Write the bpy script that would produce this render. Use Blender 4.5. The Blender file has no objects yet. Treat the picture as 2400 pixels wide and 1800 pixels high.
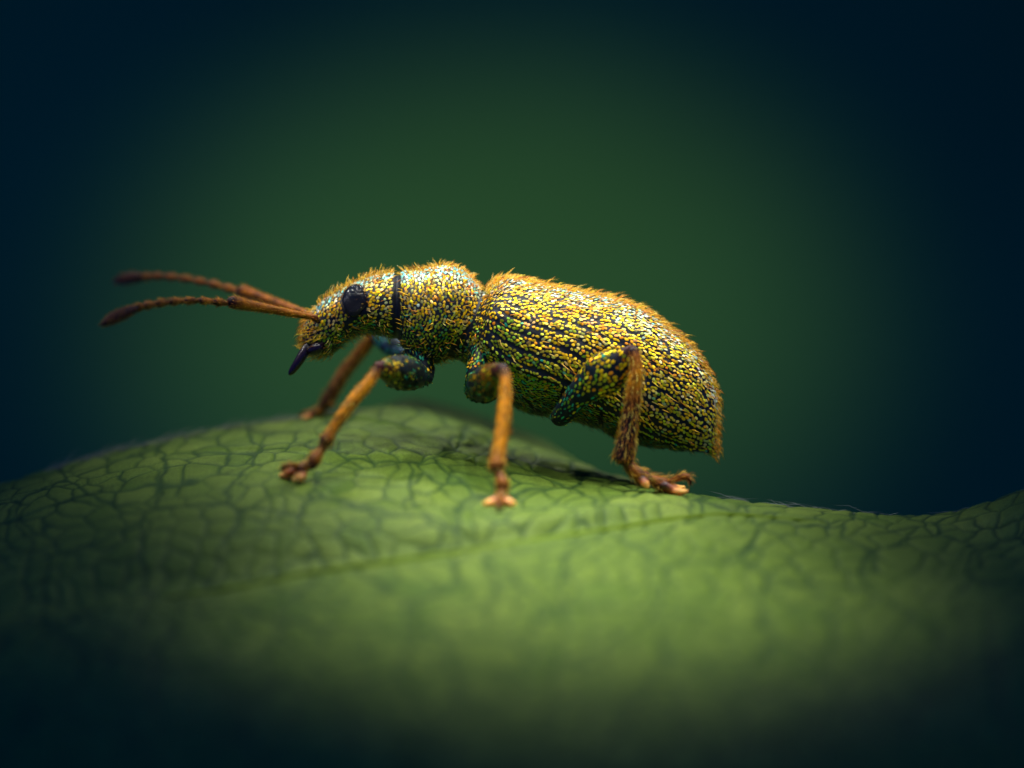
import bpy, math
import numpy as np
from mathutils import Vector

# 1 Blender unit = 1 cm (set in the scene's units): the beetle is about 7 mm long
S = bpy.context.scene
S.unit_settings.system = 'METRIC'
S.unit_settings.scale_length = 0.01
S.unit_settings.length_unit = 'CENTIMETERS'
C = S.collection
rng = np.random.default_rng(7)

# ------------------------------------------------------------------ camera
K = 0.0007          # units per photograph pixel in the plane of the beetle
D = 10.0            # camera distance
cam = bpy.data.cameras.new('camera')
cam.sensor_width = 36.0
cam.lens = 36.0 * D / (2400 * K)
cam.clip_start = 0.05
cam.clip_end = 200
cam.dof.use_dof = True
cam.dof.focus_distance = D - 0.085
cam.dof.aperture_fstop = 0.62
cam.dof.aperture_blades = 0
camo = bpy.data.objects.new('camera', cam)
C.objects.link(camo)
camo.location = (0, -D, 0)
camo.rotation_euler = (math.radians(90), 0, 0)
S.camera = camo

# ------------------------------------------------------------------ light
W = bpy.data.worlds.new('World')
S.world = W
W.use_nodes = True
bg = W.node_tree.nodes['Background']
bg.inputs[0].default_value = (0.002, 0.052, 0.33, 1)
bg.inputs[1].default_value = 1.0


def spot(name, loc, target, energy, size, radius, color, blend=1.0):
    l = bpy.data.lights.new(name, 'SPOT')
    l.energy = energy
    l.spot_size = math.radians(size)
    l.spot_blend = blend
    l.shadow_soft_size = radius
    l.color = color
    o = bpy.data.objects.new(name, l)
    C.objects.link(o)
    o.location = loc
    d = Vector(target) - Vector(loc)
    o.rotation_euler = d.to_track_quat('-Z', 'Y').to_euler()
    return o


# a ring of small added spots round one above the beetle: soft shadows, a tight pool of light
KEY_AT = Vector((0.0, -0.12, -0.08))
KEY_C = Vector((0.0, 0.1, 6.5))
for i in range(13):
    a = (i + .5) * 2 * math.pi / 8 if i < 8 else i * 2 * math.pi / 4
    R_k = 5.0 if i < 8 else (2.4 if i < 12 else 0.0)
    off = Vector((math.cos(a) * R_k, math.sin(a) * R_k * .9, -0.1 * R_k))
    k = spot('key_lamp', KEY_C + off, KEY_AT, 610, 7.5 if i % 2 else 10.0, 0.2, (1.0, 0.97, 0.86))
    k.scale = (0.85, 1.2, 1.0)
for i in range(3):
    k = spot('leaf_fill', (-1.2 + 1.3 * i, -1.3, 6.2), (0.10, -0.72, -0.33), 1500, 10.2, 0.25, (1.0, 0.98, 0.82))  # added spots that brighten the leaf bulge in front of the beetle
    k.scale = (0.72, 1.0, 1.0)
spot('antenna_fill', (-1.1, -1.2, 5.6), (-0.5, 0.12, 0.12), 560, 7.0, 0.2, (1.0, 0.95, 0.82))  # added fill to lift the dark antennae
bl = spot('backdrop_fill', (0.1, 9.0, 7.0), (-0.1, 22.0, 0.30), 3900, 12.2, 0.5, (0.86, 1.0, 0.36))  # added spot that makes the green glow on the backdrop
bl.scale = (1.55, 1.0, 1.0)
S.view_settings.view_transform = 'Standard'
S.view_settings.look = 'None'
S.view_settings.exposure = 0.0
S.view_settings.gamma = 1.0
S.view_settings.use_curve_mapping = False


# ------------------------------------------------------------------ helpers
def Wp(px, py, d):
    """photograph pixel at a distance d behind the beetle's middle plane"""
    s = (D + d) / D
    return np.array([(px - 1200) * K * s, d, (900 - py) * K * s])


def nrm(a):
    return a / np.maximum(np.linalg.norm(a, axis=-1, keepdims=True), 1e-12)


def hermite(arr, u):
    """Catmull-Rom through the rows of arr at fractional row u"""
    arr = np.asarray(arr, float)
    n = len(arr)
    m = np.empty_like(arr)
    m[1:-1] = (arr[2:] - arr[:-2]) * 0.5
    m[0] = arr[1] - arr[0]
    m[-1] = arr[-1] - arr[-2]
    u = np.clip(np.asarray(u, float), 0, n - 1 - 1e-9)
    i = u.astype(int)
    t = (u - i)[..., None]
    a, b, ma, mb = arr[i], arr[i + 1], m[i], m[i + 1]
    t2, t3 = t * t, t * t * t
    return (2 * t3 - 3 * t2 + 1) * a + (t3 - 2 * t2 + t) * ma + (-2 * t3 + 3 * t2) * b + (t3 - t2) * mb


def tag(o, label=None, cat=None, group=None, kind=None):
    if label: o['label'] = label
    if cat: o['category'] = cat
    if group: o['group'] = group
    if kind: o['kind'] = kind
    return o


def link(name, me, mat, parent=None, kind=None):
    o = bpy.data.objects.new(name, me)
    C.objects.link(o)
    if mat: me.materials.append(mat)
    if parent: o.parent = parent
    if kind: o['kind'] = kind
    return o


def mesh(name, verts, faces, mat, parent=None, origin=(0, 0, 0), smooth=True, col=None, kind=None, attrs=None):
    """faces: list of int arrays (n,3) or (n,4); col: per-vertex rgb"""
    verts = np.asarray(verts, float) - np.asarray(origin, float)
    me = bpy.data.meshes.new(name)
    if not isinstance(faces, list): faces = [faces]
    loops = np.concatenate([np.asarray(f).ravel() for f in faces]).astype(np.int32)
    tot = np.concatenate([np.full(len(f), f.shape[1]) for f in faces]).astype(np.int32)
    start = np.concatenate([[0], np.cumsum(tot)[:-1]]).astype(np.int32)
    me.vertices.add(len(verts)); me.vertices.foreach_set('co', verts.astype(np.float32).ravel())
    me.loops.add(len(loops)); me.loops.foreach_set('vertex_index', loops)
    me.polygons.add(len(tot)); me.polygons.foreach_set('loop_start', start)
    me.polygons.foreach_set('loop_total', tot)
    me.polygons.foreach_set('use_smooth', np.full(len(tot), smooth, dtype=bool))
    me.update(calc_edges=True)
    me.validate()
    if col is not None:
        a = me.attributes.new('Col', 'FLOAT_COLOR', 'POINT')
        c4 = np.ones((len(verts), 4), np.float32); c4[:, :3] = col
        a.data.foreach_set('color', c4.ravel())
    for k, v in (attrs or {}).items():
        a = me.attributes.new(k, 'FLOAT', 'POINT')
        a.data.foreach_set('value', np.asarray(v, np.float32).ravel())
    return link(name, me, mat, parent, kind)


def grid_faces(nu, nv, wrap=False, flip=False):
    i = np.arange(nu - 1)[:, None]
    j = np.arange(nv if wrap else nv - 1)[None, :]
    j2 = (j + 1) % nv
    q = np.stack([i * nv + j, i * nv + j2, (i + 1) * nv + j2, (i + 1) * nv + j], -1).reshape(-1, 4)
    return q[:, ::-1] if flip else q


def grid_normals(P, wrap):
    du = np.gradient(P, axis=0)
    if wrap:
        dv = (np.roll(P, -1, 1) - np.roll(P, 1, 1)) * 0.5
    else:
        dv = np.gradient(P, axis=1)
    return nrm(np.cross(du, dv)), nrm(du), nrm(dv)


def scatter(P, N, Tn, spacing, accept, tries, rnd, wrap=False):
    """dart throwing over a grid surface; returns dict of pos, normal, tangent, gu, gv"""
    nu, nv = P.shape[:2]
    Pw = np.concatenate([P, P[:, :1]], 1) if wrap else P
    Nw = np.concatenate([N, N[:, :1]], 1) if wrap else N
    Tw = np.concatenate([Tn, Tn[:, :1]], 1) if wrap else Tn
    A = np.linalg.norm(np.cross(Pw[1:, :-1] - Pw[:-1, :-1], Pw[:-1, 1:] - Pw[:-1, :-1]), axis=-1)
    p = (A / A.sum()).ravel()
    n = int(tries * A.sum() / (spacing * spacing))
    cell = rnd.choice(len(p), size=n, p=p)
    i, j = cell // A.shape[1], cell % A.shape[1]
    a, b = rnd.random(n), rnd.random(n)

    def bil(G):
        a_, b_ = a[:, None], b[:, None]
        return (G[i, j] * (1 - a_) + G[i + 1, j] * a_) * (1 - b_) + (G[i, j + 1] * (1 - a_) + G[i + 1, j + 1] * a_) * b_
    pos, nn, tt = bil(Pw), nrm(bil(Nw)), nrm(bil(Tw))
    gu, gv = i + a, j + b
    ok = accept(pos, gu, gv)
    keep = []
    H = {}
    key = np.floor(pos / spacing).astype(int)
    s2 = spacing * spacing
    pl = pos.tolist()
    for q in np.nonzero(ok)[0]:
        kx, ky, kz = key[q].tolist()
        x, y, z = pl[q]
        good = True
        for ax in (kx - 1, kx, kx + 1):
            for ay in (ky - 1, ky, ky + 1):
                for az in (kz - 1, kz, kz + 1):
                    for r in H.get((ax, ay, az), ()):
                        dx, dy, dz = pl[r][0] - x, pl[r][1] - y, pl[r][2] - z
                        if dx * dx + dy * dy + dz * dz < s2:
                            good = False; break
                    if not good: break
                if not good: break
            if not good: break
        if good:
            H.setdefault((kx, ky, kz), []).append(q)
            keep.append(q)
    k = np.array(keep, int)
    return dict(pos=pos[k], n=nn[k], t=tt[k], u=gu[k], v=gv[k])


ANG = np.linspace(0, 2 * math.pi, 8, endpoint=False)
TA = np.cos(ANG) * 0.5
TB = np.sin(ANG) * 0.5 * (1 + 0.25 * np.cos(ANG))
SCALE_F = np.array([[k, (k + 1) % 8, 8] for k in range(8)])


def scales(name, pos, n, t, L, Wd, col, mat, parent, origin, lift=0.22, rnd=rng):
    """small domed plates lying on a surface, root end sunk, free end lifted"""
    m = len(pos)
    t = nrm(t - n * (t * n).sum(-1, keepdims=True))
    b = np.cross(n, t)
    tl = rnd.normal(0, 0.16, (m, 2))
    n2 = nrm(n + t * tl[:, :1] + b * tl[:, 1:])
    t = nrm(t - n2 * (t * n2).sum(-1, keepdims=True)); b = np.cross(n2, t)
    L = np.broadcast_to(L, (m,)); Wd = np.broadcast_to(Wd, (m,))
    V = np.empty((m, 9, 3))
    for k in range(8):
        h = (TA[k] + 0.28) * lift * L
        V[:, k] = pos + t * (TA[k] * L)[:, None] + b * (TB[k] * Wd)[:, None] + n2 * h[:, None]
    V[:, 8] = pos + n2 * (0.28 * lift * L + 0.16 * Wd)[:, None]
    F = (SCALE_F[None] + 9 * np.arange(m)[:, None, None]).reshape(-1, 3)
    return mesh(name, V.reshape(-1, 3), F, mat, parent, origin, True, np.repeat(col, 9, 0), 'stuff')


def hairs(name, pos, d0, d1, L, r, col, mat, parent, origin):
    """tapered curved hairs: d0 direction at the root, d1 at the tip"""
    m = len(pos)
    d0, d1 = nrm(d0), nrm(d1)
    L = np.broadcast_to(L, (m,))[:, None]
    r = np.broadcast_to(r, (m,))[:, None]
    s = nrm(np.cross(d0, np.array([0.31, 0.87, 0.38])))
    b = np.cross(d0, s)
    p1 = pos + d0 * L * 0.5
    p2 = p1 + nrm(d0 + d1) * L * 0.25 + d1 * L * 0.3
    V = np.empty((m, 7, 3))
    for k in range(3):
        a = 2 * math.pi * k / 3
        o = s * math.cos(a) + b * math.sin(a)
        V[:, k] = pos - d0 * L * 0.05 + o * r
        V[:, 3 + k] = p1 + o * r * 0.8
    V[:, 6] = p2
    f = []
    for k in range(3):
        k2 = (k + 1) % 3
        f += [[k, k2, 3 + k2], [k, 3 + k2, 3 + k], [3 + k, 3 + k2, 6]]
    F = (np.array(f)[None] + 7 * np.arange(m)[:, None, None]).reshape(-1, 3)
    return mesh(name, V.reshape(-1, 3), F, mat, parent, origin, True, np.repeat(col, 7, 0), 'stuff')


def mat(name, base=(0.5, 0.5, 0.5), rough=0.5, spec=0.5, tint=None, metal=0.0, attr=False, noise=None,
        sss=0.0, sss_r=(0.02, 0.01, 0.005), bump=None, coat=0.0):
    m = bpy.data.materials.new(name)
    m.use_nodes = True
    nt = m.node_tree
    b = nt.nodes['Principled BSDF']
    b.inputs['Base Color'].default_value = (*base, 1)
    b.inputs['Roughness'].default_value = rough
    b.inputs['Specular IOR Level'].default_value = spec
    b.inputs['Metallic'].default_value = metal
    b.inputs['Coat Weight'].default_value = coat
    b.inputs['Coat Roughness'].default_value = 0.25
    if tint: b.inputs['Specular Tint'].default_value = (*tint, 1)
    if sss:
        b.inputs['Subsurface Weight'].default_value = sss
        b.inputs['Subsurface Radius'].default_value = sss_r
        b.inputs['Subsurface Scale'].default_value = 1.0
    src = None
    if attr:
        a = nt.nodes.new('ShaderNodeAttribute'); a.attribute_name = 'Col'
        src = a.outputs['Color']
    tc = nt.nodes.new('ShaderNodeTexCoord')
    if noise:
        sc, lo, hi = noise
        nz = nt.nodes.new('ShaderNodeTexNoise'); nz.inputs['Scale'].default_value = sc
        nz.inputs['Detail'].default_value = 4
        nt.links.new(tc.outputs['Object'], nz.inputs['Vector'])
        mr = nt.nodes.new('ShaderNodeMapRange')
        mr.inputs[1].default_value = 0.3; mr.inputs[2].default_value = 0.7
        mr.inputs[3].default_value = lo; mr.inputs[4].default_value = hi
        nt.links.new(nz.outputs[0], mr.inputs[0])
        mx = nt.nodes.new('ShaderNodeMix'); mx.data_type = 'RGBA'; mx.blend_type = 'MULTIPLY'
        mx.inputs[0].default_value = 1.0
        if src: nt.links.new(src, mx.inputs[6])
        else: mx.inputs[6].default_value = (*base, 1)
        nt.links.new(mr.outputs[0], mx.inputs[7])
        src = mx.outputs[2]
    if src: nt.links.new(src, b.inputs['Base Color'])
    if bump:
        sc, st, dist = bump
        nz = nt.nodes.new('ShaderNodeTexNoise'); nz.inputs['Scale'].default_value = sc
        nz.inputs['Detail'].default_value = 3
        nt.links.new(tc.outputs['Object'], nz.inputs['Vector'])
        bp = nt.nodes.new('ShaderNodeBump'); bp.inputs['Strength'].default_value = st
        bp.inputs['Distance'].default_value = dist
        nt.links.new(nz.outputs[0], bp.inputs['Height'])
        nt.links.new(bp.outputs[0], b.inputs['Normal'])
    return m


M_cut = mat('cuticle', (0.004, 0.007, 0.012), 0.48, 0.28, noise=(30, 0.5, 1.5), bump=(160, 0.3, 0.002))
M_scale = mat('scale_plates', rough=0.44, spec=0.3, tint=(0.7, 0.95, 1.0), metal=0.4, attr=True)
M_hair = mat('hair', rough=0.45, spec=0.22, attr=True)
M_leg = mat('leg_shell', rough=0.42, spec=0.16, attr=True, noise=(70, 0.25, 1.6), bump=(140, 0.35, 0.003))
M_pad = mat('foot_pad', rough=0.5, attr=True, noise=(90, 0.75, 1.2), sss=0.4)
M_eye = mat('eye', (0.002, 0.004, 0.008), 0.12, 0.4, noise=(20, 0.7, 1.3))
M_mand = mat('mandible', (0.012, 0.003, 0.007), 0.26, 0.45, noise=(40, 0.4, 1.5), bump=(70, 0.25, 0.003))

# ------------------------------------------------------------------ backdrop
M_back = mat('backdrop', (0.055, 0.14, 0.046), 0.9, 0.05, noise=(0.3, 0.78, 1.2))
v = np.array([[-30, 22, -20], [30, 22, -20], [30, 22, 20], [-30, 22, 20],
              [-30, 22.4, -20], [30, 22.4, -20], [30, 22.4, 20], [-30, 22.4, 20]])
f = np.array([[0, 1, 2, 3], [7, 6, 5, 4], [0, 4, 5, 1], [1, 5, 6, 2], [2, 6, 7, 3], [3, 7, 4, 0]])
tag(mesh('backdrop', v, f, M_back, smooth=False), 'plain dark green backdrop far behind the leaf', kind='structure')


# ------------------------------------------------------------------ leaf
def smooth_line(xs, pts, sig):
    p = np.array(pts, float)
    y = np.interp(xs, p[:, 0], p[:, 1])
    st = xs[1] - xs[0]
    r = int(3 * sig / st) + 1
    k = np.exp(-0.5 * ((np.arange(-r, r + 1) * st) / sig) ** 2); k /= k.sum()
    # extend linearly so that the ends keep their slope
    lo = y[0] + (y[1] - y[0]) * np.arange(-r, 0); hi = y[-1] + (y[-1] - y[-2]) * np.arange(1, r + 1)
    return np.convolve(np.concatenate([lo, y, hi]), k, 'valid')


NX, NT = 1100, 330
X = np.linspace(-420, 2820, NX)
lines = []      # (y, d) control lines running across the picture, back to front


def cl(y, d, sy=55, sd=90):
    lines.append(np.stack([smooth_line(X, y, sy), smooth_line(X, d, sd)], -1))


A_y = [(-420, 1262), (0, 1140), (240, 1074), (477, 1020), (716, 988), (868, 966), (976, 968), (1100, 1002), (1345, 1088),
       (1519, 1141), (1692, 1170), (1844, 1191), (2061, 1210), (2200, 1209), (2290, 1190), (2400, 1148), (2820, 1040)]
A_d = [(-420, .1), (0, .13), (477, .2), (716, .28), (976, .27), (1345, .18), (1519, .05), (1700, -.06), (2061, -.05), (2820, 0.02)]
Ay = smooth_line(X, A_y, 40); Ad = smooth_line(X, A_d, 90)
lump = smooth_line(X, [(780, 0), (880, .5), (960, 1), (1250, 1), (1330, .6), (1420, 0)], 35)
# back margin: curls down behind the ridge, or rises again in the lobe behind the beetle
Zy = Ay + 22 + lump * -58; Zd = Ad + 0.07 + lump * 0.27
Yy = Ay + 5 + lump * 10; Yd = Ad + 0.035 + lump * 0.11
lines.append(np.stack([Zy, Zd], -1))
lines.append(np.stack([Yy, Yd], -1))
lines.append(np.stack([Ay, Ad], -1))
cl([(-420, 1330), (0, 1215), (300, 1172), (680, 1130), (1000, 1165), (1170, 1190), (1400, 1168), (1575, 1162), (1900, 1216), (2200, 1232), (2400, 1205), (2820, 1130)],
   [(-420, -.25), (0, -.25), (680, -.32), (1170, -.41), (1400, -.3), (1575, -.19), (1900, -.21), (2820, -.16)], 45, 60)
cl([(-420, 1490), (0, 1440), (400, 1385), (700, 1335), (1000, 1292), (1300, 1248), (1690, 1207), (1900, 1245), (2400, 1285), (2820, 1260)],
   [(-420, -.68), (0, -.66), (700, -.62), (1000, -.6), (1300, -.55), (1690, -.31), (2000, -.31), (2820, -.27)], 60, 80)
cl([(-420, 1640), (0, 1600), (700, 1505), (1200, 1440), (1700, 1405), (2400, 1440), (2820, 1440)],
   [(-420, -.98), (1200, -.92), (1700, -.75), (2820, -.7)], 120, 150)
cl([(-420, 1850), (0, 1800), (1200, 1690), (2400, 1660), (2820, 1660)], [(-420, -1.3), (2820, -1.15)], 150, 150)
cl([(-420, 2200), (0, 2150), (1200, 2080), (2820, 2050)], [(-420, -1.6), (2820, -1.45)], 150, 150)
L_ = np.stack(lines, 0)                                    # (8, NX, 2)
tt = np.concatenate([np.linspace(0, 2, 50, endpoint=False), np.linspace(2, 4, 150, endpoint=False), np.linspace(4, 7, 130)])
YD = hermite(L_.reshape(8, -1), tt).reshape(len(tt), NX, 2)
Y_, D_ = YD[..., 0], YD[..., 1]
XX = np.broadcast_to(X, Y_.shape)
TT = np.broadcast_to(tt[:, None], Y_.shape)


def vnoise(x, y, seed):
    """smooth value noise"""
    r = np.random.default_rng(seed).random((256, 256))
    xi, yi = np.floor(x).astype(int), np.floor(y).astype(int)
    fx, fy = x - xi, y - yi
    fx, fy = fx * fx * (3 - 2 * fx), fy * fy * (3 - 2 * fy)
    g = lambda a, b: r[a % 256, b % 256]
    return (g(xi, yi) * (1 - fx) + g(xi + 1, yi) * fx) * (1 - fy) + (g(xi, yi + 1) * (1 - fx) + g(xi + 1, yi + 1) * fx) * fy


def voronoi_edge(x, y, seed):
    """distance to the nearest border of a jittered cell pattern, and cell id noise"""
    r = np.random.default_rng(seed).random((256, 256, 2)) * 0.86 + 0.07
    ids = np.random.default_rng(seed + 1).random((256, 256))
    xi, yi = np.floor(x).astype(int), np.floor(y).astype(int)
    best = np.full(x.shape, 1e9); bx = np.zeros(x.shape); by = np.zeros(x.shape); bid = np.zeros(x.shape)
    pts = []
    for a in (-2, -1, 0, 1, 2):
        for b in (-2, -1, 0, 1, 2):
            q = r[(xi + a) % 256, (yi + b) % 256]
            px, py = xi + a + q[..., 0], yi + b + q[..., 1]
            d = (px - x) ** 2 + (py - y) ** 2
            m = d < best
            best = np.where(m, d, best); bx = np.where(m, px, bx); by = np.where(m, py, by)
            bid = np.where(m, ids[(xi + a) % 256, (yi + b) % 256], bid)
            pts.append((px, py))
    e = np.full(x.shape, 1e9)
    for px, py in pts:
        sx, sy = px - bx, py - by
        l = np.sqrt(sx * sx + sy * sy)
        dd = ((0.5 * (px + bx) - x) * sx + (0.5 * (py + by) - y) * sy) / np.maximum(l, 1e-9)
        e = np.where(l > 1e-6, np.minimum(e, dd), e)
    return e, bid


# areoles: cells measured on the leaf itself (x across, d along the view)
gx = (XX - 1200) * K
arc = np.cumsum(np.sqrt((np.gradient(D_, axis=0) * .2) ** 2 + (np.gradient(Y_, axis=0) * K) ** 2), 0)      # along the blade, cells run with it
arc = arc - arc[100:101]
wx = gx + (vnoise(gx * 9, arc * 18, 3) - .5) * 0.05 + (vnoise(gx * 40, arc * 80, 5) - .5) * 0.012
wy = arc + (vnoise(gx * 9 + 50, arc * 18, 4) - .5) * 0.03 + (vnoise(gx * 40, arc * 80 + 9, 6) - .5) * 0.008
shear = wx + 0.25 * wy
e1, id1 = voronoi_edge(shear / 0.048 + 60, wy / 0.026 + 60, 11)
e2, id2 = voronoi_edge(shear / 0.15 + 60, (wy - 0.1 * wx) / 0.11 + 60, 21)
stren = np.clip(0.25 + 1.3 * vnoise(gx * 22 + 3, arc * 30, 41), .2, 1)
v1 = 1 - stren * np.exp(-(e1 / 0.066) ** 2)
v2 = 1 - np.exp(-(e2 / 0.024) ** 2)
vein = v1 * v2
puff = np.clip(e1 / 0.30, 0, 1); puff = puff * (2 - puff)
big = (vnoise(gx * 3.1 + 7, arc * 2.6 + 3, 31) - .5)
mid_ = (vnoise(gx * 11 + 7, arc * 8 + 3, 32) - .5)
# the midrib runs in a shallow trough
trough = np.exp(-((TT - 3.86) / 0.20) ** 2) * smooth_line(X, [(-420, .7), (400, 1), (1400, .8), (1720, .3), (1900, 0), (2820, 0)], 80)
lift = 0.0032 * puff + 0.012 * big * np.clip((TT - 2.2), 0, 1) + 0.004 * mid_ - 0.022 * trough - 0.0012 * (1 - v2)
s_ = (D + D_) / D
Lp = np.stack([(XX - 1200) * K * s_, D_, (900 - Y_) * K * s_], -1)
Ln, _, _ = grid_normals(Lp, False)
if Ln[..., 2].mean() < 0: Ln = -Ln
Lp = Lp + Ln * lift[..., None]

ml = bpy.data.materials.new('leaf_blade'); ml.use_nodes = True
nt = ml.node_tree; b = nt.nodes['Principled BSDF']
at = nt.nodes.new('ShaderNodeAttribute'); at.attribute_name = 'vein'
ai = nt.nodes.new('ShaderNodeAttribute'); ai.attribute_name = 'cell'
tc = nt.nodes.new('ShaderNodeTexCoord')
n1 = nt.nodes.new('ShaderNodeTexNoise'); n1.inputs['Scale'].default_value = 5.0; n1.inputs['Detail'].default_value = 5
n2 = nt.nodes.new('ShaderNodeTexNoise'); n2.inputs['Scale'].default_value = 330.0; n2.inputs['Detail'].default_value = 2
for n in (n1, n2): nt.links.new(tc.outputs['Object'], n.inputs['Vector'])


def mixc(fac, a, b_, typ='MIX'):
    m = nt.nodes.new('ShaderNodeMix'); m.data_type = 'RGBA'; m.blend_type = typ
    for s, val in ((0, fac), (6, a), (7, b_)):
        if isinstance(val, (tuple, float, int)):
            m.inputs[s].default_value = val if not isinstance(val, tuple) else (*val, 1)
        else: nt.links.new(val, m.inputs[s])
    return m.outputs[2]


def rng_(v_, a, b_, lo, hi):
    m = nt.nodes.new('ShaderNodeMapRange')
    nt.links.new(v_, m.inputs[0])
    for i, q in enumerate((a, b_, lo, hi)): m.inputs[1 + i].default_value = q
    return m.outputs[0]


c = mixc(ai.outputs['Fac'], (0.054, 0.108, 0.011), (0.122, 0.182, 0.024))
c = mixc(rng_(n1.outputs[0], .35, .65, 0, 1), c, (0.082, 0.136, 0.015))
c = mixc(1.0, c, rng_(n2.outputs[0], .3, .7, .55, 1.4), 'MULTIPLY')
c = mixc(at.outputs['Fac'], (0.020, 0.052, 0.009), c)
nt.links.new(c, b.inputs['Base Color'])
b.inputs['Roughness'].default_value = 0.58
b.inputs['Specular IOR Level'].default_value = 0.12
bp = nt.nodes.new('ShaderNodeBump'); bp.inputs['Strength'].default_value = 0.5; bp.inputs['Distance'].default_value = 0.0025
nt.links.new(n2.outputs[0], bp.inputs['Height']); nt.links.new(bp.outputs[0], b.inputs['Normal'])

leaf = bpy.data.objects.new('leaf', None); C.objects.link(leaf)
leaf_o = np.array([0.0, -0.4, -0.35]); leaf.location = leaf_o
tag(leaf, 'broad green leaf with netted veins and hairy margin under the weevil', 'leaf')
fl = grid_faces(len(tt), NX)
z0 = np.cross(Lp[1, 0] - Lp[0, 0], Lp[0, 1] - Lp[0, 0])
if z0[2] > 0: fl = fl[:, ::-1]
blade = mesh('blade', Lp.reshape(-1, 3), fl, ml, leaf, leaf_o, True, None, None,
             dict(vein=vein, cell=np.clip(.5 + .75 * (id1 - .5) + .9 * (vnoise(gx * 13, arc * 22, 61) - .5), 0, 1)))
# underside: a coarser sheet 0.2 mm below, joined at the margin by overlapping it
us = Lp[::10, ::20] - Ln[::10, ::20] * (0.004 * np.clip(TT, 0, 1) + 0.016 * np.clip(TT - 2, 0, 1))[::10, ::20, None]
mesh('blade_underside', us.reshape(-1, 3), grid_faces(*us.shape[:2]), ml, leaf, leaf_o, True, None, None,
     dict(vein=np.ones(us.shape[:2]), cell=np.full(us.shape[:2], .3)))


def leaf_at(px, t):
    i = int(np.argmin(abs(X - px))); j = int(np.argmin(abs(tt - t)))
    return Lp[j, i], Ln[j, i], Y_[j, i], D_[j, i]


def leaf_point(px, d):
    """leaf surface under a picture column at depth d (front side of the ridge)"""
    i = int(np.argmin(abs(X - px)))
    j = 50 + int(np.argmin(abs(D_[50:, i] - d)))
    return Lp[j, i], Y_[j, i]


def tube_grid(pts, nseg=8, ring=16, flat=None, caps=True):
    """pts rows: x y z r (world). flat: (axis vector, factor) squashes the section along that axis"""
    pts = np.asarray(pts, float)
    u = np.linspace(0, len(pts) - 1, (len(pts) - 1) * nseg + 1)
    q = hermite(pts, u)
    c, r = q[:, :3], np.maximum(q[:, 3], 1e-5)
    if caps:
        k = 4
        t0, t1 = nrm(c[1] - c[0]), nrm(c[-1] - c[-2])
        pre = [(c[0] - t0 * r[0] * 0.7 * math.sin(a), r[0] * math.cos(a)) for a in np.linspace(math.pi / 2 * .98, .25, k)]
        post = [(c[-1] + t1 * r[-1] * 0.7 * math.sin(a), r[-1] * math.cos(a)) for a in np.linspace(.25, math.pi / 2 * .98, k)]
        c = np.concatenate([[p[0] for p in pre], c, [p[0] for p in post]])
        r = np.concatenate([[p[1] for p in pre], r, [p[1] for p in post]])
        uu = np.concatenate([np.zeros(k), u, np.full(k, len(pts) - 1)])
    else:
        uu = u
    tg = nrm(np.gradient(c, axis=0))
    ref = np.array([0.0, 1.0, 0.0]) if abs(tg[:, 1]).mean() < 0.8 else np.array([0.0, 0, 1.0])
    s = nrm(ref - tg * (tg @ ref)[:, None]); b_ = np.cross(tg, s)
    a = np.linspace(0, 2 * math.pi, ring, endpoint=False)
    off = s[:, None] * np.cos(a)[None, :, None] + b_[:, None] * np.sin(a)[None, :, None]
    if flat is not None:
        ax = nrm(np.asarray(flat[0], float))
        off = off - (off @ ax)[..., None] * ax * (1 - flat[1])
    P = c[:, None] + off * r[:, None, None]
    return P, uu / (len(pts) - 1)


def tube(name, pts, m, parent, origin, colf=None, nseg=8, ring=16, flat=None):
    P, u = tube_grid(pts, nseg, ring, flat)
    col = None
    if colf is not None:
        col = np.repeat(np.array([colf(x) for x in u])[:, None], P.shape[1], 1).reshape(-1, 3)
    o = mesh(name, P.reshape(-1, 3), grid_faces(P.shape[0], ring, True, True), m, parent, origin, True, col)
    return o, P, u


# midrib and a few side veins as raised cords
M_rib = mat('leaf_rib', (0.075, 0.125, 0.002), 0.6, 0.08, noise=(9, 0.85, 1.15))
rib = []
for px, t, r in [(380, 3.98, .002), (560, 3.97, .008), (750, 3.96, .014), (1000, 3.96, .013), (1200, 3.95, .012), (1400, 3.95, .0105),
                 (1560, 3.95, .009), (1700, 3.93, .007), (1820, 3.85, .005), (1930, 3.75, .003)]:
    p, n, _, _ = leaf_at(px, t)
    rib.append([*(p - n * r * 0.25), r * .8])
tube('midrib', rib, M_rib, leaf, leaf_o, None, 8, 14)

# fine hairs along the back margin
rh = np.random.default_rng(5)
hp, h0, h1, hl = [], [], [], []
for k in range(240):
    px = rh.choice([rh.uniform(100, 760), rh.uniform(1640, 2150), rh.uniform(-100, 2500)], p=[.72, .1, .18])
    if 800 < px < 1600: continue
    jj = int(np.argmin(Y_[:70, int(np.argmin(abs(X - px)))]))          # the crest seen from the front
    p, n, _, _ = leaf_at(px, tt[jj] + rh.normal(.05, .12))
    dx = 1.0 if px < 1000 else rh.choice([-1.0, 1.0])
    dirx = np.array([dx, rh.normal(0, .35), 0.0])
    dirx = dirx - n * (dirx @ n)
    hp.append(p); h0.append(nrm(dirx) + n * abs(rh.normal(.1, .14))); h1.append(nrm(dirx) + n * rh.normal(.03, .14)); hl.append(rh.uniform(.015, .06))
hairs('margin_hairs', np.array(hp), np.array(h0), np.array(h1), np.array(hl), 0.0007,
      np.array([[0.17, 0.20, 0.12] if q_[0] < 0 else [0.13, 0.17, 0.13] for q_ in hp]), M_hair, leaf, leaf_o)

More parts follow.
